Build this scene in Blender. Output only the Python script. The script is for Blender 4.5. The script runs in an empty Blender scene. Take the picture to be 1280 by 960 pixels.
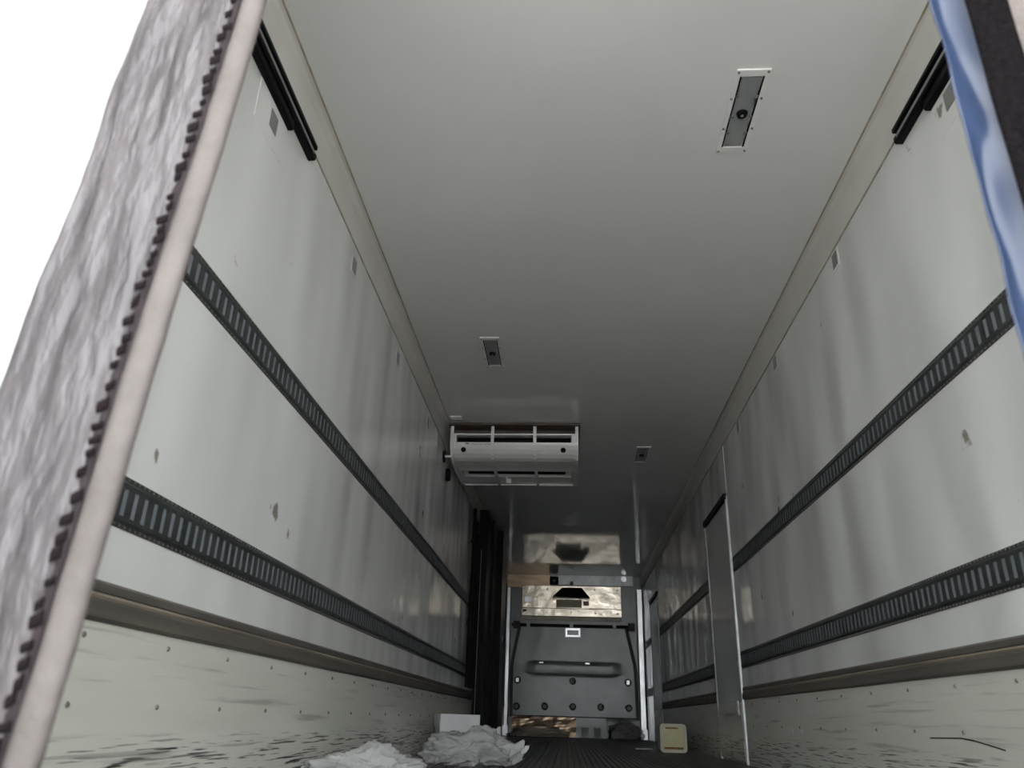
import bpy, bmesh, math, random
from mathutils import Vector, Matrix, noise
random.seed(7)
PI = math.pi
S = bpy.context.scene
COL = S.collection

# ------------------------------------------------------------------ camera
CZ = 0.27                                   # lens height above the trailer floor
FP, VPX, VPY = 960.0, 709.0, 900.0          # focal length and vanishing point in 1280x960 pixels
d = Vector(((VPX-640)/FP, -(VPY-480)/FP, -1.0)).normalized()
ax = Vector((-d.z, 0, d.x)).normalized()
az = ax.cross(d)
cam_d = bpy.data.cameras.new('camera'); cam = bpy.data.objects.new('camera', cam_d)
COL.objects.link(cam)
cam.matrix_world = Matrix(((ax.x, ax.y, ax.z, 0), (d.x, d.y, d.z, 0), (az.x, az.y, az.z, CZ), (0, 0, 0, 1)))
cam_d.sensor_fit = 'HORIZONTAL'; cam_d.sensor_width = 36.0; cam_d.lens = 36.0*FP/1280.0
cam_d.clip_start = 0.02; cam_d.clip_end = 200
cam_d.dof.use_dof = True; cam_d.dof.focus_distance = 6.0; cam_d.dof.aperture_fstop = 4.5
S.camera = cam

# ------------------------------------------------------------------ daylight (overcast sky) and exposure
w = bpy.data.worlds.new('overcast_sky'); S.world = w; w.use_nodes = True
bg = w.node_tree.nodes['Background']
bg.inputs[0].default_value = (0.95, 0.98, 1.0, 1); bg.inputs[1].default_value = 9.5
sun_d = bpy.data.lights.new('sun_offscreen', 'SUN'); sun_d.energy = 17.0; sun_d.angle = math.radians(3); sun_d.color = (1.0, 0.96, 0.9)
sun = bpy.data.objects.new('sun_offscreen', sun_d); COL.objects.link(sun)
sun.rotation_euler = Vector((-.55, -.25, -.80)).to_track_quat('-Z', 'Y').to_euler()   # high sun from beside and ahead of the trailer: it lights the yard, not the hold
S.view_settings.view_transform = 'Standard'; S.view_settings.look = 'None'
S.view_settings.gamma = 1.0; S.view_settings.use_curve_mapping = False
S.view_settings.exposure = -0.06

# ------------------------------------------------------------------ materials
MATS = {}
def mat(name, col, rough=0.5, metal=0.0, col2=None, nscale=4.0, stretch=(1, 1, 1), bump=0.0, bscale=20.0, bstretch=(1, 1, 1),
        spec=0.5, bdist=0.01, coat=0.0, bdetail=3):
    m = bpy.data.materials.new(name); m.use_nodes = True
    nt = m.node_tree; b = nt.nodes['Principled BSDF']
    b.inputs['Base Color'].default_value = (*col, 1); b.inputs['Roughness'].default_value = rough
    b.inputs['Metallic'].default_value = metal; b.inputs['Specular IOR Level'].default_value = spec
    if coat: b.inputs['Coat Weight'].default_value = coat; b.inputs['Coat Roughness'].default_value = 0.12
    geo = nt.nodes.new('ShaderNodeNewGeometry')
    def noise_node(scale, st, detail=4):
        mp = nt.nodes.new('ShaderNodeMapping'); mp.inputs['Scale'].default_value = st
        nt.links.new(geo.outputs['Position'], mp.inputs['Vector'])
        n = nt.nodes.new('ShaderNodeTexNoise'); n.inputs['Scale'].default_value = scale; n.inputs['Detail'].default_value = detail
        nt.links.new(mp.outputs['Vector'], n.inputs['Vector'])
        return n
    if col2:
        n = noise_node(nscale, stretch)
        r = nt.nodes.new('ShaderNodeValToRGB')
        r.color_ramp.elements[0].position = 0.35; r.color_ramp.elements[0].color = (*col, 1)
        r.color_ramp.elements[1].position = 0.70; r.color_ramp.elements[1].color = (*col2, 1)
        nt.links.new(n.outputs['Fac'], r.inputs['Fac']); nt.links.new(r.outputs['Color'], b.inputs['Base Color'])
    if bump:
        n2 = noise_node(bscale, bstretch, bdetail)
        bp = nt.nodes.new('ShaderNodeBump'); bp.inputs['Strength'].default_value = bump; bp.inputs['Distance'].default_value = bdist
        nt.links.new(n2.outputs['Fac'], bp.inputs['Height']); nt.links.new(bp.outputs['Normal'], b.inputs['Normal'])
    MATS[name] = m
    return m

def add_marks(m, col, scale, stretch, lo, hi, zmax=None, zsoft=0.05, amount=1.0):
    """dirt, scuffs or scratches: thresholded noise mixed over the base colour"""
    nt = m.node_tree; b = nt.nodes['Principled BSDF']
    geo = nt.nodes.new('ShaderNodeNewGeometry')
    mp = nt.nodes.new('ShaderNodeMapping'); mp.inputs['Scale'].default_value = stretch
    nt.links.new(geo.outputs['Position'], mp.inputs['Vector'])
    n = nt.nodes.new('ShaderNodeTexNoise'); n.inputs['Scale'].default_value = scale; n.inputs['Detail'].default_value = 5
    nt.links.new(mp.outputs['Vector'], n.inputs['Vector'])
    mr = nt.nodes.new('ShaderNodeMapRange'); mr.inputs['From Min'].default_value = lo; mr.inputs['From Max'].default_value = hi
    mr.inputs['To Max'].default_value = amount
    nt.links.new(n.outputs['Fac'], mr.inputs['Value'])
    fac = mr.outputs['Result']
    if zmax is not None:
        sx = nt.nodes.new('ShaderNodeSeparateXYZ'); nt.links.new(geo.outputs['Position'], sx.inputs[0])
        m2 = nt.nodes.new('ShaderNodeMapRange'); m2.inputs['From Min'].default_value = zmax; m2.inputs['From Max'].default_value = zmax-zsoft
        nt.links.new(sx.outputs['Z'], m2.inputs['Value'])
        mu = nt.nodes.new('ShaderNodeMath'); mu.operation = 'MULTIPLY'
        nt.links.new(fac, mu.inputs[0]); nt.links.new(m2.outputs['Result'], mu.inputs[1]); fac = mu.outputs[0]
    mx = nt.nodes.new('ShaderNodeMix'); mx.data_type = 'RGBA'
    src = b.inputs['Base Color']
    if src.is_linked:
        nt.links.new(src.links[0].from_socket, mx.inputs['A'])
    else:
        mx.inputs['A'].default_value = src.default_value
    mx.inputs['B'].default_value = (*col, 1)
    nt.links.new(fac, mx.inputs['Factor'])
    nt.links.new(mx.outputs['Result'], src)
    return m

def film(name, col, trans=0.35, rough=0.12, translucent=0.0, bump=0.0, bscale=30):
    """thin plastic film: diffuse + gloss, partly see-through"""
    m = mat(name, col, rough, 0, bump=bump, bscale=bscale)
    nt = m.node_tree; b = nt.nodes['Principled BSDF']; out = nt.nodes['Material Output']
    last = b.outputs[0]
    if translucent:
        t = nt.nodes.new('ShaderNodeBsdfTranslucent'); t.inputs[0].default_value = (*col, 1)
        x = nt.nodes.new('ShaderNodeMixShader'); x.inputs[0].default_value = translucent
        nt.links.new(last, x.inputs[1]); nt.links.new(t.outputs[0], x.inputs[2]); last = x.outputs[0]
    if trans:
        t = nt.nodes.new('ShaderNodeBsdfTransparent')
        x = nt.nodes.new('ShaderNodeMixShader'); x.inputs[0].default_value = trans
        nt.links.new(last, x.inputs[1]); nt.links.new(t.outputs[0], x.inputs[2]); last = x.outputs[0]
    nt.links.new(last, out.inputs['Surface'])
    return m

M_wall = mat('white_fibreglass', (0.72, 0.725, 0.71), 0.16, 0, (0.77, 0.775, 0.76), 1.3, (1, 1, .35), bump=1.0, bscale=2.3, bstretch=(1, 1, .35), bdist=0.058, bdetail=0.6)
add_marks(M_wall, (0.16, 0.13, 0.09), 6.0, (1, 1, .8), .715, .75, amount=.8)
M_ceil = mat('white_gelcoat', (0.78, 0.785, 0.77), 0.07, 0, (0.82, 0.825, 0.81), 1.0, bump=0.1, bscale=0.9, bdist=0.02)
M_cove = mat('cream_cove', (0.68, 0.66, 0.62), 0.35, 0, (0.62, 0.60, 0.55), 3.0)
M_caulk = mat('old_caulk', (0.30, 0.26, 0.19), 0.7, 0, (0.5, 0.46, 0.38), 12.0)
M_floor = mat('worn_floor', (0.07, 0.067, 0.062), 0.45, 0.0, (0.13, 0.125, 0.118), 3.0, (3, .4, 1))
M_ground = mat('yard_concrete', (0.42, 0.41, 0.39), 0.9, 0, (0.36, 0.35, 0.34), 1.0)
M_kick = mat('scuffed_kick_plate', (0.68, 0.68, 0.61), 0.28, 0.0, (0.74, 0.74, 0.67), 2.0, (1, .6, 6), bump=0.08, bscale=30, bstretch=(1, .15, 1))
add_marks(M_kick, (0.012, 0.015, 0.018), 6.0, (1, .7, 24), .57, .615, zmax=.21, zsoft=.04)
add_marks(M_kick, (0.02, 0.02, 0.022), 2.2, (1, .8, 34), .60, .635, zmax=.18, zsoft=.05)
add_marks(M_kick, (0.20, 0.20, 0.17), 5.0, (1, .3, 8), .58, .70, amount=.5)
M_bumper = mat('grimy_aluminium', (0.10, 0.094, 0.085), 0.5, 0.2, (0.17, 0.15, 0.125), 4.0, (1, .5, 6))
M_bumper2 = mat('grimy_bead', (0.36, 0.31, 0.24), 0.55, 0.0, (0.22, 0.19, 0.15), 5.0, (1, .4, 4))
M_rail = mat('dark_galvanised', (0.050, 0.054, 0.056), 0.48, 0.5, (0.085, 0.09, 0.09), 12.0)
M_railback = mat('slot_zinc', (0.24, 0.27, 0.30), 0.45, 0.3, (0.32, 0.35, 0.38), 9.0)
M_stud = mat('rail_stud', (0.22, 0.21, 0.18), 0.5, 0.4)
M_black = mat('black_paint', (0.004, 0.0045, 0.005), 0.5, 0, (0.009, 0.0095, 0.010), 8, spec=.10)
M_navy = mat('black_blue_panel', (0.008, 0.010, 0.014), 0.4, 0, (0.013, 0.016, 0.021), 5, spec=.15)
M_grey = mat('grey_plastic', (0.19, 0.19, 0.18), 0.5, 0, (0.23, 0.23, 0.22), 10)
M_white = mat('white_metal', (0.86, 0.85, 0.84), 0.25, 0, (0.80, 0.79, 0.78), 6)
M_alu = mat('dull_aluminium', (0.44, 0.46, 0.46), 0.35, 0.4, (0.30, 0.32, 0.32), 9.0, (1, .5, 1))
M_bright = mat('bright_aluminium', (0.74, 0.75, 0.77), 0.30, 0.85, (0.60, 0.61, 0.63), 4, bump=.2, bscale=5, bdist=.02)
M_steel = mat('warm_stainless', (0.72, 0.66, 0.56), 0.24, 0.85, (0.58, 0.51, 0.42), 4.0, bump=.4, bscale=6, bdist=.02)
M_copper = mat('rusty_steel', (0.42, 0.31, 0.21), 0.3, 0.7, (0.28, 0.21, 0.14), 5.0, (.6, 1, 3), bump=.1, bscale=6)
M_brown = mat('brown_primer', (0.09, 0.066, 0.055), 0.6, 0, (0.14, 0.105, 0.09), 6)
M_bulk = mat('grey_bulkhead', (0.24, 0.255, 0.25), 0.32, 0.1, (0.29, 0.305, 0.30), 3.0, bump=.15, bscale=4, bdist=.02)
M_edge = mat('rubber_edge', (0.04, 0.042, 0.04), 0.6)
M_door = mat('door_grey', (0.58, 0.59, 0.58), 0.14, 0, (0.63, 0.64, 0.63), 1.5, bump=.2, bscale=2, bstretch=(1, 1, .3), bdist=.02)
M_curt = film('white_curtain_film', (0.75, 0.75, 0.74), 0.0, 0.35, 0.25)
M_band = mat('mauve_webbing', (0.048, 0.041, 0.045), 0.30, 0, (0.088, 0.077, 0.082), 16.0, (1.8, 1, .22), bump=0.8, bscale=26.0, bstretch=(2.2, 1, .5), bdist=.012)
add_marks(M_band, (0.020, 0.015, 0.018), 15.0, (3.0, 1, .20), .52, .62, amount=.85)
M_hem = mat('pale_hem_cord', (0.115, 0.100, 0.096), 0.7, 0, (0.09, 0.077, 0.074), 22.0, (1, 1, .6), bump=.3, bscale=60)
M_seam = mat('dark_seam', (0.034, 0.027, 0.029), 0.9, 0, (0.02, 0.016, 0.017), 40, spec=.1)
M_stitch = mat('brown_thread', (0.010, 0.007, 0.008), 0.9, spec=.1)
M_blue = film('blue_curtain_film', (0.034, 0.052, 0.105), 0.0, 0.28, 0.2)
M_velcro = mat('black_pile_tape', (0.003, 0.0026, 0.003), 0.95, 0, (0.009, 0.0075, 0.0085), 120.0, bump=.6, bscale=300, spec=.05)
M_pink = mat('dusty_pink_fabric', (0.12, 0.10, 0.092), 0.85, 0, (0.09, 0.075, 0.07), 40.0, bump=.3, bscale=200)
M_film = film('clear_wrap', (0.74, 0.75, 0.74), 0.45, 0.05, 0.15, bump=.25, bscale=40)
M_film2 = film('thin_dark_wrap', (0.35, 0.35, 0.34), 0.55, 0.10, 0.1)
M_card = mat('white_card', (0.78, 0.79, 0.80), 0.6, 0, (0.72, 0.73, 0.74), 12)
M_can = mat('cream_plastic', (0.62, 0.60, 0.47), 0.4, 0, (0.55, 0.52, 0.38), 9)
M_yellow = mat('yellow_face', (0.62, 0.58, 0.30), 0.5, 0, (0.66, 0.63, 0.38), 14)
M_rust = mat('rust_stain', (0.17, 0.08, 0.02), 0.7, 0, (0.34, 0.20, 0.06), 30)
M_text = mat('print_ink', (0.03, 0.03, 0.04), 0.6)
M_label = mat('yellowed_label', (0.60, 0.54, 0.40), 0.5, 0, (0.5, 0.44, 0.3), 20)
M_screen = mat('display_glass', (0.04, 0.05, 0.06), 0.12)

# ------------------------------------------------------------------ mesh helpers
def box(bm, x0, x1, y0, y1, z0, z1):
    v = [bm.verts.new((x, y, z)) for x in (x0, x1) for y in (y0, y1) for z in (z0, z1)]
    for f in ((0, 1, 3, 2), (4, 6, 7, 5), (0, 4, 5, 1), (2, 3, 7, 6), (0, 2, 6, 4), (1, 5, 7, 3)):
        bm.faces.new([v[i] for i in f])
def prism(bm, pts, a0, a1, axis):
    """closed outline extruded along an axis; pts are the two other coordinates in x,y,z order"""
    def P(p, a):
        return {'x': (a, p[0], p[1]), 'y': (p[0], a, p[1]), 'z': (p[0], p[1], a)}[axis]
    A = [bm.verts.new(P(p, a0)) for p in pts]; B = [bm.verts.new(P(p, a1)) for p in pts]
    n = len(pts)
    for i in range(n):
        bm.faces.new((A[i], A[(i+1) % n], B[(i+1) % n], B[i]))
    bm.faces.new(A); bm.faces.new(B[::-1])
def cyl(bm, p0, p1, r, seg=12, r2=None):
    p0 = Vector(p0); p1 = Vector(p1); v = p1-p0
    q = v.to_track_quat('Z', 'Y').to_matrix().to_4x4()
    bmesh.ops.create_cone(bm, cap_ends=True, segments=seg, radius1=r, radius2=r if r2 is None else r2, depth=v.length,
                          matrix=Matrix.Translation((p0+p1)/2) @ q)
def torus(bm, c, axis, R, r, n=20, k=8):
    q = Vector(axis).to_track_quat('Z', 'Y').to_matrix()
    rings = []
    for i in range(n):
        a = 2*PI*i/n
        rings.append([bm.verts.new(Vector(c) + q @ Vector(((R+r*math.cos(2*PI*j/k))*math.cos(a), (R+r*math.cos(2*PI*j/k))*math.sin(a), r*math.sin(2*PI*j/k)))) for j in range(k)])
    for i in range(n):
        for j in range(k):
            bm.faces.new((rings[i][j], rings[(i+1) % n][j], rings[(i+1) % n][(j+1) % k], rings[i][(j+1) % k]))
def grid(bm, nu, nv, fn):
    V = [[bm.verts.new(fn(i/nu, j/nv)) for j in range(nv+1)] for i in range(nu+1)]
    for i in range(nu):
        for j in range(nv):
            bm.faces.new((V[i][j], V[i+1][j], V[i+1][j+1], V[i][j+1]))
def wl(o):
    v = Vector((0, 0, 0))
    while o: v = v+o.location; o = o.parent
    return v
def obj(name, bm, m, parent=None, bevel=0.0, smooth=False, solid=0.0, sub=0):
    bmesh.ops.recalc_face_normals(bm, faces=bm.faces)
    lo = Vector([min(v.co[i] for v in bm.verts) for i in range(3)]); hi = Vector([max(v.co[i] for v in bm.verts) for i in range(3)])
    c = Vector(((lo.x+hi.x)/2, (lo.y+hi.y)/2, lo.z))
    bmesh.ops.translate(bm, verts=bm.verts, vec=-c)
    me = bpy.data.meshes.new(name); bm.to_mesh(me); bm.free()
    me.materials.append(m)
    if smooth:
        for p in me.polygons: p.use_smooth = True
    o = bpy.data.objects.new(name, me); COL.objects.link(o)
    o.location = c
    if parent:
        o.location = c - wl(parent); o.parent = parent
    if solid:
        s = o.modifiers.new('thickness', 'SOLIDIFY'); s.thickness = solid; s.offset = 0
    if bevel:
        b = o.modifiers.new('bevel', 'BEVEL'); b.width = bevel; b.segments = 2; b.limit_method = 'ANGLE'
    return o
def one(name, m, fn, parent=None, **k):
    bm = bmesh.new(); fn(bm); return obj(name, bm, m, parent, **k)
def bx(name, m, dims, parent=None, **k):
    return one(name, m, lambda bm: box(bm, *dims), parent, **k)
def thing(name, loc, label=None, cat=None, group=None, kind=None):
    o = bpy.data.objects.new(name, None); o.empty_display_size = .1; COL.objects.link(o); o.location = loc
    return tag(o, label, cat, group, kind)
def tag(o, label=None, cat=None, group=None, kind=None):
    if label: o['label'] = label
    if cat: o['category'] = cat
    if group: o['group'] = group
    if kind: o['kind'] = kind
    return o
def share(name, src, loc, parent):
    o = bpy.data.objects.new(name, src.data); COL.objects.link(o)
    o.location = Vector(loc)-wl(parent); o.parent = parent
    return o

# ------------------------------------------------------------------ the trailer body
XL, XR, ZC, Y0, YB = -1.104, 1.357, 2.70, -0.60, 14.40
YR = 0.75                                   # where the wall rails start, just behind the curtains
tag(bx('ground', M_ground, (-30, 30, -30, 40, -1.35, -1.25)), 'pale concrete yard under the trailer', None, None, 'structure')
def floor_bm(bm):
    pts = [(XL-.06, -.06)]
    x = XL-.06; n = 62; wdt = (XR-XL+.12)/n
    for i in range(n):
        a = x+i*wdt
        pts += [(a+.1*wdt, -.012), (a+.2*wdt, 0), (a+.8*wdt, 0), (a+.9*wdt, -.012)]
    pts += [(XR+.06, -.06)]
    prism(bm, pts, Y0, YB, 'y')
tag(one('floor', M_floor, floor_bm), 'dark ribbed trailer floor', None, None, 'structure')
tag(bx('ceiling', M_ceil, (XL-.06, XR+.06, Y0, YB+.08, ZC, ZC+.08)), 'glossy white trailer roof lining', None, None, 'structure')
WL = tag(bx('wall_left', M_wall, (XL-.06, XL, Y0, YB, 0, ZC)), 'dented white trailer side wall', None, None, 'structure')
WR = tag(bx('wall_right', M_wall, (XR, XR+.06, Y0, YB, 0, ZC)), 'dented white trailer side wall with side doors', None, None, 'structure')
WB = tag(bx('wall_back', M_bulk, (XL-.06, XR+.06, YB, YB+.08, -.06, ZC)), 'grey front wall of the trailer', None, None, 'structure')

def cove(x, s, name, label):
    t = thing(name, (x, Y0, 2.52), label, None, None, 'structure')
    one('cove_strip', M_cove, lambda bm: prism(bm, [(x, 2.51), (x+s*.006, 2.512), (x+s*.010, 2.66), (x+s*.030, 2.692), (x+s*.045, 2.70), (x, 2.70)], Y0, YB, 'y'), t)
    one('caulk_bead', M_caulk, lambda bm: prism(bm, [(x+s*.043, 2.700), (x+s*.044, 2.696), (x+s*.049, 2.697), (x+s*.051, 2.70)], Y0, YB, 'y'), t)
    one('caulk_bead', M_caulk, lambda bm: prism(bm, [(x, 2.505), (x+s*.004, 2.505), (x+s*.005, 2.511), (x, 2.511)], Y0, YB, 'y'), t)
cove(XL, 1, 'trim_1', 'cream cove strip along the roof edge')
cove(XR, -1, 'trim_2', 'cream cove strip along the roof edge')

# kick plates with rivets
def kick(x, s, name):
    t = tag(bx(name, M_kick, (min(x, x+s*.006), max(x, x+s*.006), Y0, 6.45 if s < 0 else 14.3, 0, .455)), 'scratched beige metal kick plate', None, None, 'structure')
    first = None
    for z in (.262, .410):
        y = 0.955
        while y < (6.4 if s < 0 else 8.5):
            if first is None:
                bm = bmesh.new(); cyl(bm, (0, 0, 0), (s*.004, 0, 0), .0075, 10, .005)
                first = obj('rivet', bm, M_stud, t); first.location = Vector((x+s*.008, y, z))-wl(t)
            else:
                share('rivet', first, (x+s*.008, y, z), t)
            y += .404
    return t
kick(XL, 1, 'baseboard_left')
kr = kick(XR, -1, 'baseboard_right')
sc = [(3.25, .247), (3.12, .249), (3.00, .251), (2.91, .245), (2.80, .232), (2.72, .222)]
def scratch(bm):
    for (ya, za), (yb, zb) in zip(sc[:-1], sc[1:]):
        v = [bm.verts.new(p) for p in ((XR-.0066, ya, za-.0022), (XR-.0066, yb, zb-.0022), (XR-.0066, yb, zb+.0022), (XR-.0066, ya, za+.0022))]
        bm.faces.new(v)
one('scratch', M_stitch, scratch, kr, solid=.0006)
for y in (4.98, 5.18): bx('paint_chip', M_card, (XR-.0085, XR-.006, y-.03, y+.03, .232, .258), kr, bevel=.003)
tag(bx('baseboard_far', M_kick, (XR-.006, XR, 7.56, 11.9, 0, .455)), 'scratched beige metal kick plate beyond the side door', None, None, 'structure')

def bumper(x, s, y0, y1, label):
    t = thing('bumper_rail', (x, (y0+y1)/2, .445), label, 'rail', 'bumper rails above the kick plates')
    def prof(bm):
        prism(bm, [(x, .448), (x+s*.012, .450), (x+s*.020, .458), (x+s*.020, .492), (x+s*.012, .500), (x, .500)], y0, y1, 'y')
    one('lower_lip', M_bumper, prof, t)
    one('bead', M_bumper2, lambda bm: prism(bm, [(x, .500), (x+s*.010, .500), (x+s*.015, .506), (x+s*.010, .513), (x, .514)], y0, y1, 'y'), t)
    one('upper_lip', M_bumper, lambda bm: prism(bm, [(x, .514), (x+s*.014, .515), (x+s*.014, .534), (x+s*.003, .542), (x, .542)], y0, y1, 'y'), t)
bumper(XL, 1, YR, 14.3, 'long grimy moulding above the left-hand kick plate opposite the side doors')
bumper(XR, -1, YR, 6.45, 'grimy moulding above kick plate, ending at the near side door frame')
bumper(XR, -1, 7.58, 11.9, 'grimy moulding above kick plate between the two side doors')

# slotted lashing rails
rung_me = None
def rail(x, s, y0, y1, zc, label, nparts=100):
    global rung_me
    t = thing('cargo_rail', (x, (y0+y1)/2, zc-.063), label, 'rail', 'slotted cargo rails on the walls')
    xx = lambda a: (min(x, x+s*a), max(x, x+s*a))
    bx('back_plate', M_railback, (*xx(.003), y0, y1, zc-.036, zc+.036), t)
    one('upper_flange', M_rail, lambda bm: prism(bm, [(x, zc+.034), (x+s*.007, zc+.034), (x+s*.008, zc+.044), (x+s*.003, zc+.052), (x+s*.003, zc+.063), (x, zc+.063)], y0, y1, 'y'), t)
    one('lower_flange', M_rail, lambda bm: prism(bm, [(x, zc-.034), (x+s*.007, zc-.034), (x+s*.008, zc-.044), (x+s*.003, zc-.052), (x+s*.003, zc-.063), (x, zc-.063)], y0, y1, 'y'), t)
    n = int((y1-y0)/.05)
    ys = [y0+.025+i*.05 for i in range(n)]
    vis = [y for y in ys if y > 1.2]; hid = [y for y in ys if y <= 1.2]
    for y in vis[:nparts]:
        if rung_me is None:
            bm = bmesh.new(); box(bm, -.0015, .0015, -.0135, .0135, 0, .070)
            o = obj('rung', bm, M_rail, t); rung_me = o; o.location = Vector((x+s*.0055, y, zc-.035))-wl(t)
        else:
            share('rung', rung_me, (x+s*.0055, y, zc-.035), t)
    rest = hid+vis[nparts:]
    if rest:
        bm = bmesh.new()
        for y in rest: box(bm, *xx(.007), y-.0135, y+.0135, zc-.035, zc+.035)
        tag(obj('rung_row', bm, M_rail, t), None, None, None, 'stuff')
    bm = bmesh.new()
    y = y0+.03
    while y < min(y1, 6.0):
        for z in (zc+.0575, zc-.0575):
            cyl(bm, (x+s*.003, y, z), (x+s*.0048, y, z), .0035, 6)
        y += .025
    if len(bm.verts): tag(obj('stud_row', bm, M_stud, t), None, None, None, 'stuff')
    else: bm.free()
rail(XL, 1, YR+.05, 14.2, 1.460, 'upper slotted dark cargo rail running behind the black folded partition')
rail(XL, 1, YR+.05, 14.2, .735, 'lower slotted dark cargo rail running behind the black folded partition')
rail(XR, -1, YR+.05, 6.45, 1.472, 'upper slotted cargo rail ending at the near side door')
rail(XR, -1, YR+.05, 6.45, .735, 'lower slotted cargo rail ending at the near side door')
rail(XR, -1, 7.60, 11.9, 1.490, 'upper slotted cargo rail between the two side doors', 60)
rail(XR, -1, 7.60, 11.9, .725, 'lower slotted cargo rail between the two side doors', 60)
rail(XR, -1, 13.05, 14.25, 1.490, 'short upper cargo rail piece between far side door and front wall', 20)
rail(XR, -1, 13.05, 14.25, .725, 'short lower cargo rail piece between far side door and front wall', 20)

# side doors
def side_door(name, ya, yb, label):
    t = thing(name, (XR, (ya+yb)/2, 0), label, None, None, 'structure')
    x = XR
    bx('door_leaf', M_door, (x-.014, x, ya+.03, yb-.03, .02, 2.02), t, bevel=.004)
    for y in (ya, yb):
        one('frame_strip', M_alu, lambda bm: prism(bm, [(x, y-.012), (x-.014, y-.008), (x-.020, y-.003), (x-.020, y+.003), (x-.014, y+.008), (x, y+.012)], 0, 2.06, 'z'), t)
    bx('header_seal', M_black, (x-.030, x, ya-.01, yb+.01, 2.03, 2.085), t, bevel=.004)
    bx('kick_panel', M_kick, (x-.018, x-.014, ya+.035, yb-.035, .02, .44), t)
    h = thing('pull_handle', (0, 0, 0)); h.parent = t; h.location = Vector((x, ya+.14, .34))-wl(t)
    bx('handle_recess', M_bright, (x-.026, x-.018, ya+.11, ya+.17, .34, .45), h, bevel=.01)
    bx('grip', M_grey, (x-.034, x-.026, ya+.132, ya+.148, .36, .43), h, bevel=.003)
side_door('door_1', 6.50, 7.55, 'tall grey side door with bright frame strips and black header')
side_door('door_2', 11.95, 13.0, 'tall grey side door close to the front wall')
tag(bx('wall_post', M_wall, (XR-.004, XR, 6.475, 6.525, 2.09, 2.51), bevel=.001), 'narrow seam strip from door frame up to the roof', None, None, 'structure')

# grey sockets near the roof
def socket(x, s, y, z, label, plate=False):
    t = thing('bar_socket', (x, y, z-.05), label, 'socket', 'grey square sockets under the roof edge')
    xx = lambda a, b: (min(x+s*a, x+s*b), max(x+s*a, x+s*b))
    bx('cover', M_grey, (*xx(0, .004), y-.034, y+.034, z-.040, z+.040), t, bevel=.002)
    bx('rim', M_wall, (*xx(0, .0022), y-.05, y+.05, z-.062, z+.050), t)
    if plate:
        bx('mount_plate', M_wall, (*xx(0, .0016), y-.15, y+.12, z-.10, z+.09), t)
socket(XL, 1, 2.19, 2.30, 'grey socket on a plate beneath the short black rail, left-hand wall', True)
socket(XR, -1, 2.19, 2.34, 'grey socket on a plate beneath the short black rail, wall with doors', True)
ordn = ('first', 'second', 'third')
for i, y in enumerate((3.35, 4.47, 5.66)):
    socket(XL, 1, y, 2.40, '%s small grey socket from the black rail on the wall behind the cooling unit pipe' % ordn[i])
for i, y in enumerate((3.42, 4.65, 5.84)):
    socket(XR, -1, y, 2.45, '%s small grey socket from the black rail on the wall with side doors' % ordn[i])

# short black door-track rails at the open end
def track(x, s, dz, label):
    t = thing('door_track', (x, 1.7, 2.36+dz), label, 'rail', 'black door tracks under the roof')
    one('main_channel', M_black, lambda bm: prism(bm, [(x, 2.425+dz), (x+s*.030, 2.425+dz), (x+s*.035, 2.435+dz), (x+s*.035, 2.455+dz), (x+s*.020, 2.455+dz), (x+s*.020, 2.48+dz), (x+s*.035, 2.48+dz), (x+s*.035, 2.50+dz), (x, 2.50+dz)], YR, 2.56, 'y'), t, bevel=.003)
    one('lower_channel', M_black, lambda bm: prism(bm, [(x, 2.375+dz), (x+s*.022, 2.375+dz), (x+s*.026, 2.385+dz), (x+s*.022, 2.42+dz), (x, 2.42+dz)], YR, 2.32, 'y'), t, bevel=.003)
    bx('wear_strip', M_grey, (min(x+s*.035, x+s*.037), max(x+s*.035, x+s*.037), YR, 2.53, 2.437+dz, 2.450+dz), t)
track(XL, 1, 0, 'short black door track on the wall shared with the cooling unit pipe')
track(XR, -1, .02, 'short black door track on the wall with the side doors')

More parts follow.
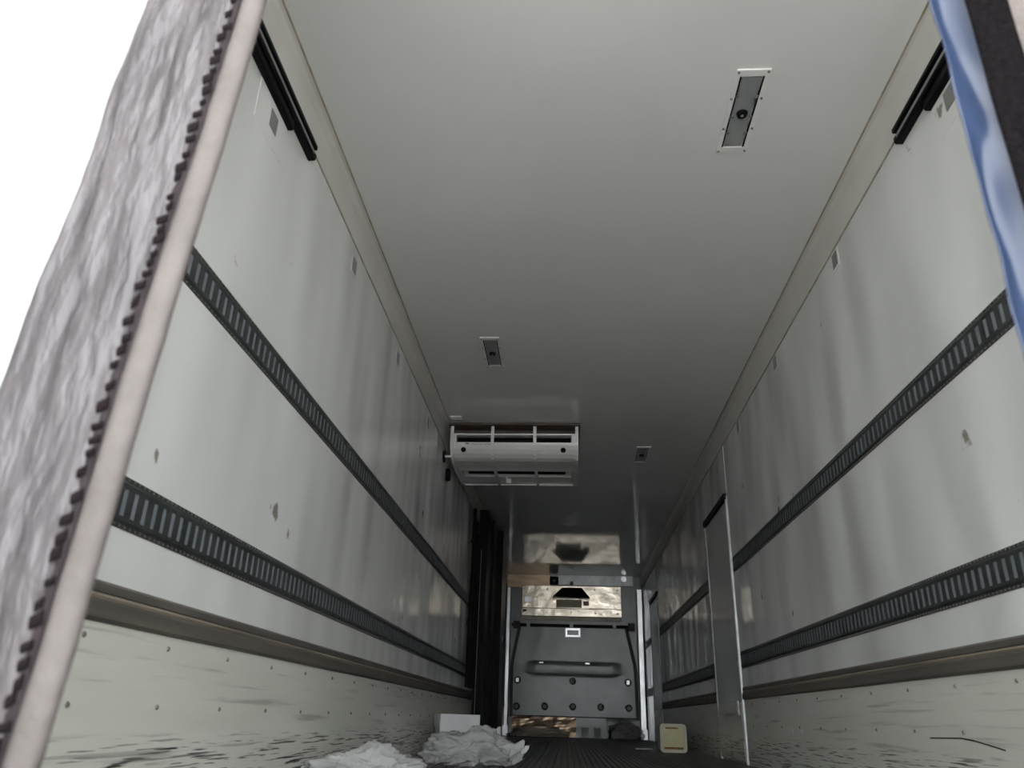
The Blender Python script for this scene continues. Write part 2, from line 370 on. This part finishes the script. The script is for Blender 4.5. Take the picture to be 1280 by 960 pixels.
# ceiling lamps
def lamp(xc, yc, label):
    t = thing('ceiling_lamp', (xc, yc, ZC-.02), label, 'lamp', 'recessed strip lamps in the roof')
    hw, hl = .050, .212
    z0, z1 = ZC-.008, ZC
    def frame(bm):
        box(bm, xc-hw-.018, xc-hw, yc-hl-.032, yc+hl+.032, z0, z1); box(bm, xc+hw, xc+hw+.018, yc-hl-.032, yc+hl+.032, z0, z1)
        box(bm, xc-hw, xc+hw, yc-hl-.032, yc-hl, z0, z1); box(bm, xc-hw, xc+hw, yc+hl, yc+hl+.032, z0, z1)
    one('frame', M_white, frame, t)
    bx('lens', M_alu, (xc-hw+.007, xc+hw-.007, yc-hl+.004, yc+hl-.004, ZC-.005, ZC), t)
    for sx in (-1, 1):
        bx('side_seal', M_black, (xc+sx*(hw-.0035)-.0035, xc+sx*(hw-.0035)+.0035, yc-hl, yc+hl, ZC-.0065, ZC), t)
        bx('bright_edge', M_bright, (xc+sx*(hw-.010)-.002, xc+sx*(hw-.010)+.002, yc-hl+.005, yc+hl-.005, ZC-.0062, ZC), t)
    def sensor(bm): cyl(bm, (xc, yc, ZC), (xc, yc, ZC-.018), .026, 20, .021)
    sn = one('sensor', M_black, sensor, t)
    one('sensor_lens', M_alu, lambda bm: cyl(bm, (xc, yc, ZC-.018), (xc, yc, ZC-.021), .006, 10), sn)
    first = None
    for dx, dy in ((-.059, -.235), (.059, -.235), (-.059, .235), (.059, .235), (-.062, -.09), (.062, -.09), (-.062, .09), (.062, .09)):
        p = (xc+dx, yc+dy, z0-.004)
        if first is None:
            first = one('screw', M_grey, lambda bm: cyl(bm, (p[0], p[1], p[2]), (p[0], p[1], p[2]+.004), .0055, 8), t)
        else: share('screw', first, p, t)
    fc = None
    for sx in (-1, 1):
        for dy in (-.1, 0.02, .12):
            p = (xc+sx*.040, yc+dy, ZC-.009)
            if fc is None: fc = bx('clip', M_grey, (p[0]-.007, p[0]+.007, p[1]-.006, p[1]+.006, p[2], p[2]+.004), t)
            else: share('clip', fc, p, t)
lamp(.753, 2.632, 'recessed strip lamp in roof between the black door tracks and the middle')
lamp(-.540, 4.996, 'recessed strip lamp in the roof just ahead of the white cooling unit')
lamp(.735, 7.316, 'recessed strip lamp in the roof beside the white cooling unit')
cap = one('roof_cap', M_ceil, lambda bm: (cyl(bm, (.02, 10.3, ZC), (.02, 10.3, ZC-.012), .10, 24, .09), torus(bm, (.02, 10.3, ZC-.012), (0, 0, 1), .06, .006)))
tag(cap, 'round white cap on the roof lining behind the cooling unit', 'cap')

# ------------------------------------------------------------------ ceiling cooling unit
ev = thing('cooling_unit', (-.475, 6.95, 2.38), 'white ceiling cooling unit with guard straps and black air slots', 'cooling unit')
XA, XB = -1.035, .085
arc = [(6.462, 2.522), (6.468, 2.50), (6.485, 2.465), (6.515, 2.432), (6.56, 2.408), (6.62, 2.395), (6.80, 2.390), (6.86, 2.383)]
back = [(6.88, 2.383), (6.89, 2.392), (6.91, 2.395), (6.91, 2.52), (7.10, 2.52), (7.10, 2.395), (7.30, 2.395), (7.40, 2.41), (7.46, 2.45), (7.48, 2.52), (7.48, 2.665)]
outline_full = [(6.58, 2.665), (6.58, 2.606), (6.456, 2.604), (6.452, 2.600), (6.454, 2.592), (6.458, 2.588)] + arc + back
outline_slot = [(6.58, 2.665), (6.58, 2.606), (6.456, 2.604), (6.452, 2.600), (6.454, 2.592), (6.458, 2.588), (6.80, 2.588), (6.80, 2.524)] + arc + back
solid_out = [p for p in outline_full if p not in ((6.91, 2.52), (7.10, 2.52))]
one('housing', M_white, lambda bm: prism(bm, outline_slot, XA+.045, XB-.05, 'x'), ev)
for a, b in ((XA, XA+.045), (XB-.05, XB)):
    one('end_cap', M_white, lambda bm: prism(bm, solid_out, a, b, 'x'), ev, bevel=.004)
one('slot_dark_drum', M_black, lambda bm: cyl(bm, (XA+.05, 6.535, 2.556), (XB-.055, 6.535, 2.556), .031, 20), ev, smooth=True)   # black drum added so the outlet slot looks dark, in place of shade
one('slot_dark_drum', M_black, lambda bm: cyl(bm, (XA+.10, 7.005, 2.488), (XB-.10, 7.005, 2.488), .091, 28), ev, smooth=True)   # second added drum, its black colour standing for shade in the intake
bx('throat', M_brown, (XA+.01, XB-.01, 6.55, 6.58, 2.606, 2.665), ev)
bx('top_plate', M_brown, (XA-.02, XB+.03, 6.40, 7.54, 2.665, 2.688), ev)
bx('mount_rail', M_grey, (XA-.02, XB+.03, 6.388, 6.40, 2.684, 2.70), ev)
st_pts = [(6.447, 2.668), (6.444, 2.60), (6.450, 2.52), (6.457, 2.497), (6.476, 2.458), (6.509, 2.424), (6.556, 2.399), (6.62, 2.386), (6.86, 2.374), (7.30, 2.386), (7.404, 2.401), (7.468, 2.445), (7.49, 2.52), (7.49, 2.69)]
def strap(xc):
    def f(bm):
        inner = []
        for i, p in enumerate(st_pts):
            a = Vector(st_pts[max(i-1, 0)]); b = Vector(st_pts[min(i+1, len(st_pts)-1)])
            n = Vector((-(b-a).y, (b-a).x)).normalized()*.012
            inner.append((p[0]+n.x*-1, p[1]-n.y))
        pts = st_pts+inner[::-1]
        prism(bm, pts, xc-.014, xc+.014, 'x')
    one('guard_strap', M_white, f, ev)
for xc in (-1.028, -.665, -.287, .085): strap(xc)
for xc in (-.925, -.035):
    p = Vector((xc, 6.487, 2.462)); n = Vector((0, -.82, -.57))
    pl = one('port_hole_disc', M_black, lambda bm: cyl(bm, p-n*.004, p+n*.006, .021, 18), ev)  # black disc stands for the dark inside of a round hole
    one('hole_rim', M_edge, lambda bm: torus(bm, p+n*.004, n, .021, .0035), pl)
one('drain_cap', M_card, lambda bm: cyl(bm, (-.565, 7.16, 2.395), (-.565, 7.16, 2.345), .026, 14), ev)
one('bottom_rail', M_white, lambda bm: cyl(bm, (XA+.03, 7.34, 2.385), (XB-.03, 7.34, 2.385), .008, 8), ev)
one('suction_pipe', M_white, lambda bm: cyl(bm, (XL+.004, 6.50, 2.40), (XA+.01, 6.50, 2.40), .012, 10), ev)
one('pipe_flange', M_black, lambda bm: cyl(bm, (XL, 6.50, 2.40), (XL+.014, 6.50, 2.40), .055, 18), ev)
bx('wall_clip', M_black, (XL, XL+.04, 6.66, 6.74, 2.24, 2.34), ev, bevel=.01)
for y in (6.28, 6.34):
    bx('ceiling_bracket', M_white, (-1.03, -.93, y-.010, y+.010, 2.688, 2.70), ev)
def text_mesh(name, body, size, m, parent, loc, rot):
    cu = bpy.data.curves.new(name, 'FONT'); cu.body = body; cu.size = size; cu.extrude = .0006; cu.align_x = 'CENTER'; cu.align_y = 'CENTER'
    o = bpy.data.objects.new(name, cu); COL.objects.link(o)
    dg = bpy.context.evaluated_depsgraph_get()
    me = bpy.data.meshes.new_from_object(o.evaluated_get(dg)); bpy.data.objects.remove(o)
    me.materials.clear(); me.materials.append(m)
    o = bpy.data.objects.new(name, me); COL.objects.link(o)
    o.rotation_euler = rot; o.location = Vector(loc)-wl(parent); o.parent = parent
    return o
text_mesh('lettering', 'THERMO KING', .028, M_text, ev, (-.775, 6.4645, 2.509), (math.radians(75), 0, 0))
bx('emblem', M_grey, (-.91, -.875, 6.4625, 6.4655, 2.504, 2.516), ev)

# ------------------------------------------------------------------ black folded partition against the left wall
pt = thing('folded_partition', (-.98, 10.6, 0), 'tall black folded partition panels standing against the wall', 'partition')
leaves = [(-1.085, -.985, 9.45, 9.95, 2.66), (-1.040, -.955, 10.0, 10.55, 2.66), (-1.010, -.885, 10.6, 11.4, 2.66)]
for x0, x1, y0, y1, zt in leaves:
    lf = bx('leaf', M_navy, (x0, x1, y0, y1, .02, zt), pt, bevel=.006)
    bx('edge_channel', M_black, (x0-.002, x1+.004, y0-.02, y0+.004, .02, zt), lf, bevel=.004)
    bx('face_groove', M_grey, (x0+.030, x0+.036, y0-.023, y0-.019, .15, zt-.5), lf)
one('pull_ring', M_bright, lambda bm: torus(bm, (-.872, 10.62, 1.22), (1, 0.5, 0), .045, .007), pt)
for i, y in enumerate((8.75, 8.95, 9.15)):
    x = XL+.035
    o = one('wall_pipe', M_black, lambda bm: (cyl(bm, (x, y, .56), (x, y, 2.50-.1*i), .020, 12), box(bm, XL, x, y-.02, y+.02, 1.2, 1.24), box(bm, XL, x, y-.02, y+.02, 2.1, 2.14)))
    tag(o, 'thin black upright pipe on the wall beside the folded partition', 'pipe', 'black wall pipes by the partition')

# ------------------------------------------------------------------ front bulkhead
YF = 14.30
for x0, x1, nm in ((-1.10, -1.008, 'left'), (1.232, 1.350, 'right')):
    t = thing('corner_post', ((x0+x1)/2, YF, 0), 'pale metal corner post beside the black partition' if nm == 'left' else 'pale metal corner post beside the far side door', 'post', 'corner posts of the front wall')
    one('post_face', M_bright, lambda bm: prism(bm, [(x0, YB), (x0, YF+.02), (x0+.02, YF-.01), (x1-.02, YF-.01), (x1, YF+.02), (x1, YB)], 0, 2.46, 'z'), t)
    bx('foot_plate', M_bright, (x0-.0, x1+.0, YF-.03, YF-.012, 0.002, .16), t, bevel=.004)
ub = thing('header_panel', (.07, YF, 1.88), 'warm steel header panel with black air hood on the front wall', 'panel')
bx('upper_sheet', M_steel, (-.81, .965, YF-.02, YB, 2.105, 2.50), ub, bevel=.004)
one('lower_lip', M_steel, lambda bm: prism(bm, [(YF-.026, 2.097), (YF-.028, 1.97), (YF-.02, 1.955), (YF-.005, 1.90), (YB, 1.90), (YB, 2.097)], -.81, .965, 'x'), ub)
def hood(bm):
    A = [(-.26, YF-.20, 2.285), (.405, YF-.20, 2.275), (.261, YF-.02, 2.472), (-.087, YF-.02, 2.472)]
    B = [(-.26, YF-.02, 2.285), (.405, YF-.02, 2.275)]
    v = [bm.verts.new(p) for p in A+B]
    for f in ((0, 1, 2, 3), (0, 4, 5, 1), (0, 3, 4), (1, 5, 2), (4, 3, 2, 5)): bm.faces.new([v[i] for i in f])
one('air_hood', M_black, hood, ub)
bx('sticker', M_label, (-.20, .26, YF-.024, YF-.020, 2.12, 2.26), ub)
bx('sticker', M_label, (.29, .39, YF-.024, YF-.020, 2.16, 2.24), ub)
bx('hinge_block', M_black, (-.80, -.73, YF-.04, YF-.026, 2.045, 2.075), ub)
first = None
for x in (-.78, -.36, .07, .50, .90):
    for z, yy in ((2.44, YF-.024), (2.03, YF-.032)):
        if first is None: first = one('screw', M_grey, lambda bm: cyl(bm, (x, yy, z), (x, yy+.006, z), .014, 10), ub)
        else: share('screw', first, (x, yy+.003, z-.014), ub)
bx('clamp', M_bright, (-.77, -.64, YF-.034, YF-.02, 2.20, 2.30), ub, bevel=.004)
tp = thing('ceiling_beam', (.1, YF, 2.5), 'bright metal strip where the front wall meets the roof', 'beam')
bx('beam_face', M_alu, (-.30, 1.19, YF+.03, YB, 2.52, 2.70), tp, bevel=.004)
bx('rusty_face', M_copper, (-1.10, -.31, YF+.03, YB, 2.47, 2.70), tp, bevel=.004)
gb = thing('junction_box', (-.24, YF, 2.53), 'small black junction box beside the rusty beam end', 'box')
bx('case', M_black, (-.315, -.16, YF-.05, YF+.03, 2.53, 2.66), gb, bevel=.015)
one('gland', M_grey, lambda bm: cyl(bm, (-.24, YF-.07, 2.58), (-.24, YF-.05, 2.58), .028, 12), gb)
one('bolt', M_rust, lambda bm: cyl(bm, (.08, YF-.01, 2.55), (.08, YF+.03, 2.55), .035, 12), tp)
one('beam_lamp', M_bright, lambda bm: cyl(bm, (1.02, YF-.02, 2.64), (1.02, YF+.03, 2.64), .05, 14), tp)

lp = thing('front_bulkhead', (.1, YF, .3), 'large grey moulded bulkhead panel with round rubber buffers', 'panel')
out = [(-.84, 1.79), (-.905, 1.45), (-.950, 1.20), (-.962, 1.05), (-.955, .31), (1.185, .31), (1.175, 1.08), (1.155, 1.22), (1.10, 1.48), (1.03, 1.80)]
one('rubber_rim', M_edge, lambda bm: prism(bm, [((x-.1)*1.035+.1, (z-1)*1.02+1) for x, z in out], YF-.004, YB-.004, 'y'), lp)
def face(bm):
    # moulded face: a stepped ridge runs across it around z 1.0-1.15
    top = [(-.82, 1.77), (1.01, 1.775)]
    rows = [(1.775, -.82, 1.01, 0), (1.45, -.885, 1.08, 0), (1.22, -.926, 1.130, 0), (1.20, -.930, 1.135, 0), (1.185, -.935, 1.14, .012), (1.165, -.935, 1.14, .020), (1.13, -.937, 1.145, .024),
            (1.02, -.940, 1.15, .016), (.995, -.940, 1.152, .013), (.985, -.940, 1.152, .006), (.96, -.940, 1.153, 0), (.94, -.940, 1.154, 0), (.33, -.935, 1.165, 0)]
    nu = 40; V = []
    for z, a, b, dd in rows:
        r = []
        for i in range(nu+1):
            u = i/nu; k = min(1, max(0, (u-.10)/.07))*min(1, max(0, (.90-u)/.07))
            sag = (.03*(1-k)) if .95 < z < 1.05 else 0
            x = a+(b-a)*u
            wob = .006*noise.noise(Vector((x*5, z*6, 3)))
            r.append(bm.verts.new((x, YF-.012-dd*k-wob, z+sag)))
        V.append(r)
    for j in range(len(rows)-1):
        for i in range(nu): bm.faces.new((V[j][i], V[j][i+1], V[j+1][i+1], V[j+1][i]))
one('moulded_face', M_bulk, face, lp, smooth=True)
for x in (-.45, .35):
    bx('ridge_glint', M_bright, (x-.04, x+.04, YF-.060, YF-.03, 1.165, 1.195), lp, bevel=.006)  # bright blocks added as painted highlights on the moulded ridge
bf = None
for x, z in ((-.865, .885), (.095, .89), (1.046, .89), (-.875, .465), (-.383, .475), (.095, .48), (.572, .485), (1.047, .485)):
    if bf is None:
        bf = one('rubber_buffer', M_edge, lambda bm: (torus(bm, (x, YF-.02, z), (0, 1, 0), .048, .012, 20, 6)), lp)
        b0 = wl(bf); o = bf; off = b0-Vector((x, YF-.02, z))
    else:
        o = share('rubber_buffer', bf, Vector((x, YF-.02, z))+off, lp)
    if z > .8 and x != .095:
        bx('reflector', M_bright, (x-.028, x+.028, YF-.040, YF-.02, z-.036, z+.036), o, bevel=.006)
    else:
        one('buffer_core', M_grey, lambda bm: cyl(bm, (x, YF-.034, z), (x, YF-.012, z), .034, 16), o)
bar = thing('load_bar', (.08, YF-.03, 1.78), 'black horizontal load bar across the front bulkhead', 'bar')
for a, b in ((-.985, -.72), (-.66, .045), (.105, .80), (.865, 1.145)):
    bx('bar_segment', M_black, (a, b, YF-.07, YF-.03, 1.785, 1.83), bar, bevel=.006)
for x in (-.69, .075, .833):
    bx('clip', M_bulk, (x-.03, x+.03, YF-.075, YF-.03, 1.77, 1.845), bar, bevel=.004)
for x in (-.90, 1.13):
    bx('end_bracket', M_edge, (x-.06, x+.06, YF-.085, YF-.03, 1.74, 1.87), bar, bevel=.01)
ds = thing('control_display', (.1, YF-.05, 1.61), 'small white framed display mounted on the bulkhead panel', 'display')
def dframe(bm):
    y0, y1 = YF-.075, YF-.022
    box(bm, -.03, .0, y0, y1, 1.615, 1.76); box(bm, .20, .23, y0, y1, 1.615, 1.76)
    box(bm, .0, .20, y0, y1, 1.615, 1.645); box(bm, .0, .20, y0, y1, 1.73, 1.76)
one('frame', M_bright, dframe, ds)
bx('screen', M_screen, (.0, .20, YF-.050, YF-.022, 1.645, 1.73), ds)

# foot of the bulkhead: skirt with dark slots
sk = thing('bulkhead_skirt', (.1, YF, 0), 'crumpled metal skirt with dark cut-outs under the bulkhead panel', 'panel')
edges = [-.95, .15, .24, .36, .45, .57, .66, 1.19]
for i in range(0, len(edges), 2):
    a, b = edges[i], edges[i+1]
    def sf(bm):
        def f(u, v):
            x = a+(b-a)*u
            return (x, YF-.02-.05*(1-v)+.02*noise.noise(Vector((x*6, v*3, 1))), .01+.30*v)
        grid(bm, 14, 8, f)
        e = bmesh.ops.extrude_face_region(bm, geom=bm.faces[:])
        for g in e['geom']:
            if isinstance(g, bmesh.types.BMVert): g.co.y += .012
    one('skirt_sheet', M_copper if i < 2 else M_bulk, sf, sk)
bx('top_strip', M_bulk, (.15, .66, YF-.045, YF-.02, .20, .31), sk)

# ------------------------------------------------------------------ loose things on the floor
def heap(name, m, c, rx, ry, rz, seed, label, cat, tails=(), rot=0.0):
    bm = bmesh.new()
    bmesh.ops.create_icosphere(bm, subdivisions=6 if c[1] < 8 else 5, radius=1.0)
    off = Vector((seed*7.3, seed*3.1, seed*1.7))
    for v in bm.verts:
        n = v.co.normalized()
        big = noise.noise(n*1.6+off)*.30
        wv = n+.25*noise.noise_vector(n*2.2+off)
        rid = (1-abs(noise.noise(wv*2.6+off)))**5*.15 + (1-abs(noise.noise(wv*5.5+off*2)))**5*.06 + (1-abs(noise.noise(wv*12+off*3)))**5*.022
        fine = noise.noise(n*30+off)*.015
        r = .82+big+rid+fine
        p = Vector((n.x*rx*r, n.y*ry*r, max(n.z, -.25)*rz*r+.25*rz))
        a = rot
        p = Vector((p.x*math.cos(a)-p.y*math.sin(a), p.x*math.sin(a)+p.y*math.cos(a), p.z))
        v.co = p+Vector(c)
        if v.co.z < .004: v.co.z = .004
    t = thing(name, c, label, cat)
    obj('crumpled_film', bm, m, t, smooth=True)
    for (p0, p1, wd, sd) in tails:
        p0 = Vector(p0); p1 = Vector(p1)
        def tf(bm):
            def f(u, v):
                q = p0.lerp(p1, u); s = (v-.5)*wd*(1-.75*u)*(1+.8*noise.noise(Vector((u*4+sd, v*2, 0))))
                n = noise.noise(Vector((u*5+sd, v*5, 2)))*.05
                return (q.x+n, q.y+s*.8, max(.004, q.z+s*.9+n))
            grid(bm, 16, 8, f)
        one('film_tail', m, tf, t, solid=.0015)
    return t
heap('plastic_wrap', M_film, (-.80, 3.45, .003), .26, .30, .120, 1.0, 'bright crumpled heap of clear plastic film nearer the open end', 'plastic wrap')
heap('plastic_wrap', M_film, (-.62, 5.35, .003), .31, .36, .165, 2.4, 'crumpled clear plastic film heap in front of the white box', 'plastic wrap',
     tails=(((-.46, 5.3, .13), (-.28, 5.25, .05), .16, 1.0), ((-.44, 5.2, .09), (-.24, 5.2, .10), .10, 5.0)))
heap('plastic_wrap', M_film2, (-.45, 13.6, .003), .52, .35, .14, 4.2, 'dull dark plastic film heap at the foot of the front wall', 'plastic wrap')
heap('plastic_wrap', M_film2, (.95, 13.9, .003), .30, .25, .24, 6.1, 'dull plastic sack slumped beside the far corner post', 'plastic wrap')

cb = thing('carton', (-.86, 6.55, 0), 'plain white carton standing on the floor by the kick plate', 'box')
cb.rotation_euler = (0, 0, 0)
def carton(bm):
    box(bm, -.155, .155, -.13, .13, 0, .285)
    bmesh.ops.rotate(bm, verts=bm.verts, cent=(0, 0, 0), matrix=Matrix.Rotation(math.radians(17), 3, 'Z'))
    bmesh.ops.translate(bm, verts=bm.verts, vec=(-.86, 6.55, .002))
one('carton_body', M_card, carton, cb, bevel=.003)
def flap(bm):
    v = [(-.158, -.13, .19), (-.160, .13, .19), (-.170, .13, .286), (-.166, -.13, .286)]
    f = [bm.verts.new(p) for p in v]; bm.faces.new(f)
    bmesh.ops.rotate(bm, verts=bm.verts, cent=(0, 0, 0), matrix=Matrix.Rotation(math.radians(17), 3, 'Z'))
    bmesh.ops.translate(bm, verts=bm.verts, vec=(-.86, 6.55, .002))
one('flap', M_card, flap, cb, solid=.003)

jc = thing('plastic_canister', (1.05, 8.5, 0), 'cream plastic canister with yellow rust-stained face on the floor', 'canister')
def rrect(cx, cz, hw, hh, r, n=6):
    pts = []
    for k, (sx, sz) in enumerate(((1, 1), (-1, 1), (-1, -1), (1, -1))):
        for i in range(n+1):
            a = k*PI/2+i*PI/2/n
            pts.append((cx+sx*(hw-r)+r*math.cos(a), cz+sz*(hh-r)+r*math.sin(a)))
    return pts
cx, cz = 1.045, .135
one('can_body', M_can, lambda bm: prism(bm, rrect(cx, cz, .128, .128, .035), 8.44, 8.72, 'y'), jc, bevel=.006)
def rim(bm):
    o_ = rrect(cx, cz, .130, .130, .036); i_ = rrect(cx, cz, .104, .106, .022)
    L = [[bm.verts.new((p[0], y, p[1])) for p in P] for P, y in ((o_, 8.44), (o_, 8.42), (i_, 8.42), (i_, 8.44))]
    n = len(o_)
    for k in range(4):
        for j in range(n): bm.faces.new((L[k][j], L[k][(j+1) % n], L[(k+1) % 4][(j+1) % n], L[(k+1) % 4][j]))
one('can_rim', M_can, rim, jc)
one('can_face', M_yellow, lambda bm: prism(bm, rrect(cx, cz, .098, .098, .02), 8.432, 8.44, 'y'), jc)
bx('rust_streak', M_rust, (cx-.092, cx+.092, 8.429, 8.433, cz-.100, cz-.080), jc)
bx('rust_streak', M_rust, (cx-.075, cx+.05, 8.429, 8.433, cz+.084, cz+.098), jc)
tag(bx('plastic_strip', M_card, (.74, .93, 9.28, 9.32, .001, .012), bevel=.002), 'thin white plastic strip lying on the floor by the canister', 'strip')

# ------------------------------------------------------------------ curtains at the open end
YC = 0.80
cr = thing('curtain_rail', (.1, YC, ZC-.03), 'aluminium curtain rail under the roof at the open end', 'rail')
one('track_bar', M_alu, lambda bm: prism(bm, [(YC-.02, ZC-.03), (YC+.02, ZC-.03), (YC+.02, ZC), (YC-.02, ZC)], XL, XR, 'x'), cr)
ZT, ZB = ZC-.035, .02
def edgeL(z): return -.5235 + .0605*z + .004*noise.noise(Vector((z*2.2, 0, 0)))
cl = thing('insulated_curtain', (-.7, YC, ZB), 'white film curtain with mauve webbing border and pale corded hem', 'curtain', 'curtains at the open end')
def hem(bm):
    n = 140; k = 10; R = []
    for j in range(n+1):
        z = ZB+(ZT-ZB)*j/n; c = edgeL(z)-.020+.0012*noise.noise(Vector((z*14, 5, 0)))
        R.append([bm.verts.new((c+.0185*math.cos(2*PI*i/k), YC+.012*math.sin(2*PI*i/k), z)) for i in range(k)])
    for j in range(n):
        for i in range(k): bm.faces.new((R[j][i], R[j][(i+1) % k], R[j+1][(i+1) % k], R[j+1][i]))
    bm.faces.new(R[0]); bm.faces.new(R[-1])
one('hem_cord', M_hem, hem, cl, smooth=True)
def band(bm):
    def f(u, v):
        z = ZB+(ZT-ZB)*v; s = .036+.155*u
        if u > .95: s += .006*noise.noise(Vector((z*5, 9, 0)))
        y = YC+.002+.006*noise.noise(Vector((s*26, z*6, 1)))+.003*noise.noise(Vector((s*70, z*22, 4)))
        return (edgeL(z)-s, y, z)
    grid(bm, 34, 260, f)
one('webbing_border', M_band, band, cl, smooth=True, solid=.003)
one('seam_strip', M_seam, lambda bm: grid(bm, 3, 500, lambda u, v: (edgeL(ZB+(ZT-ZB)*v)-.036-(.010+.005*noise.noise(Vector((v*150, u, 3))))*u, YC-.0085, ZB+(ZT-ZB)*v)), cl, solid=.001)  # dark strip along the stitched seam between hem and webbing
stm = None; z = .10
while z < 1.45:
    p = (edgeL(z)-.042-random.uniform(0, .005), YC-.010, z)
    if stm is None:
        bm = bmesh.new(); cyl(bm, (-.006, 0, .003), (.006, 0, .006), .0035, 8); stm = obj('stitch', bm, M_stitch, cl); stm.location = Vector(p)-wl(cl)
    else:
        o = share('stitch', stm, p, cl); o.scale = (random.uniform(.5, 1.1), 1, random.uniform(1.2, 2.6))
    z += random.uniform(.013, .030)
def sheet(bm):
    def f(u, v):
        z = ZB+(ZT-ZB)*v; s = .183+.40*u
        k = min(1, u*5)
        y = YC+.008+k*(.035*math.sin(s*30+z*1.5)+.05*noise.noise(Vector((s*5, z*2.4, 7)))+.018*noise.noise(Vector((s*14, z*8, 2))))
        return (edgeL(z)-s, y, z)
    grid(bm, 60, 160, f)
one('film_sheet', M_curt, sheet, cl, smooth=True, solid=.0015)

def edgeR(z): return .503 + .012*noise.noise(Vector((z*3.1, 4, 0))) + .004*noise.noise(Vector((z*11, 4, 2)))
c2 = thing('insulated_curtain', (.7, YC, ZB), 'blue film curtain edge with black pile tape and dusty pink border', 'curtain', 'curtains at the open end')
def blue(bm):
    def f(u, v):
        z = ZB+(ZT-ZB)*v; s = .05*u
        y = YC+.012*math.sin(u*PI)*(1+noise.noise(Vector((z*4, 1, 1))))+.010*noise.noise(Vector((s*30, z*9, 3)))
        return (edgeR(z)*(1-u)+(.503+.05)*u, y, z)
    grid(bm, 14, 220, f)
one('blue_film', M_blue, blue, c2, smooth=True, solid=.002)
def strip(x0, wd, yo, sd, amp=.004):
    def g(bm):
        def f(u, v):
            z = ZB+(ZT-ZB)*v
            x = x0+wd*u+.004*noise.noise(Vector((z*4, sd, u)))
            return (x, YC+yo+amp*noise.noise(Vector((u*3, z*5, sd))), z)
        grid(bm, 10, 160, f)
    return g
one('pile_tape', M_velcro, strip(.538, .056, -.014, 3), c2, smooth=True, solid=.004)
one('pink_border', M_pink, strip(.588, .070, -.010, 6), c2, smooth=True, solid=.003)
one('dark_binding', M_velcro, strip(.650, .020, -.015, 8), c2, smooth=True, solid=.003)
def sheet2(bm):
    def f(u, v):
        z = ZB+(ZT-ZB)*v; s = .26*u
        return (.64+s, YC+.02+.03*math.sin(s*34)+.02*noise.noise(Vector((s*6, z*2, 1))), z)
    grid(bm, 30, 80, f)
one('film_sheet', M_blue, sheet2, c2, smooth=True, solid=.002)
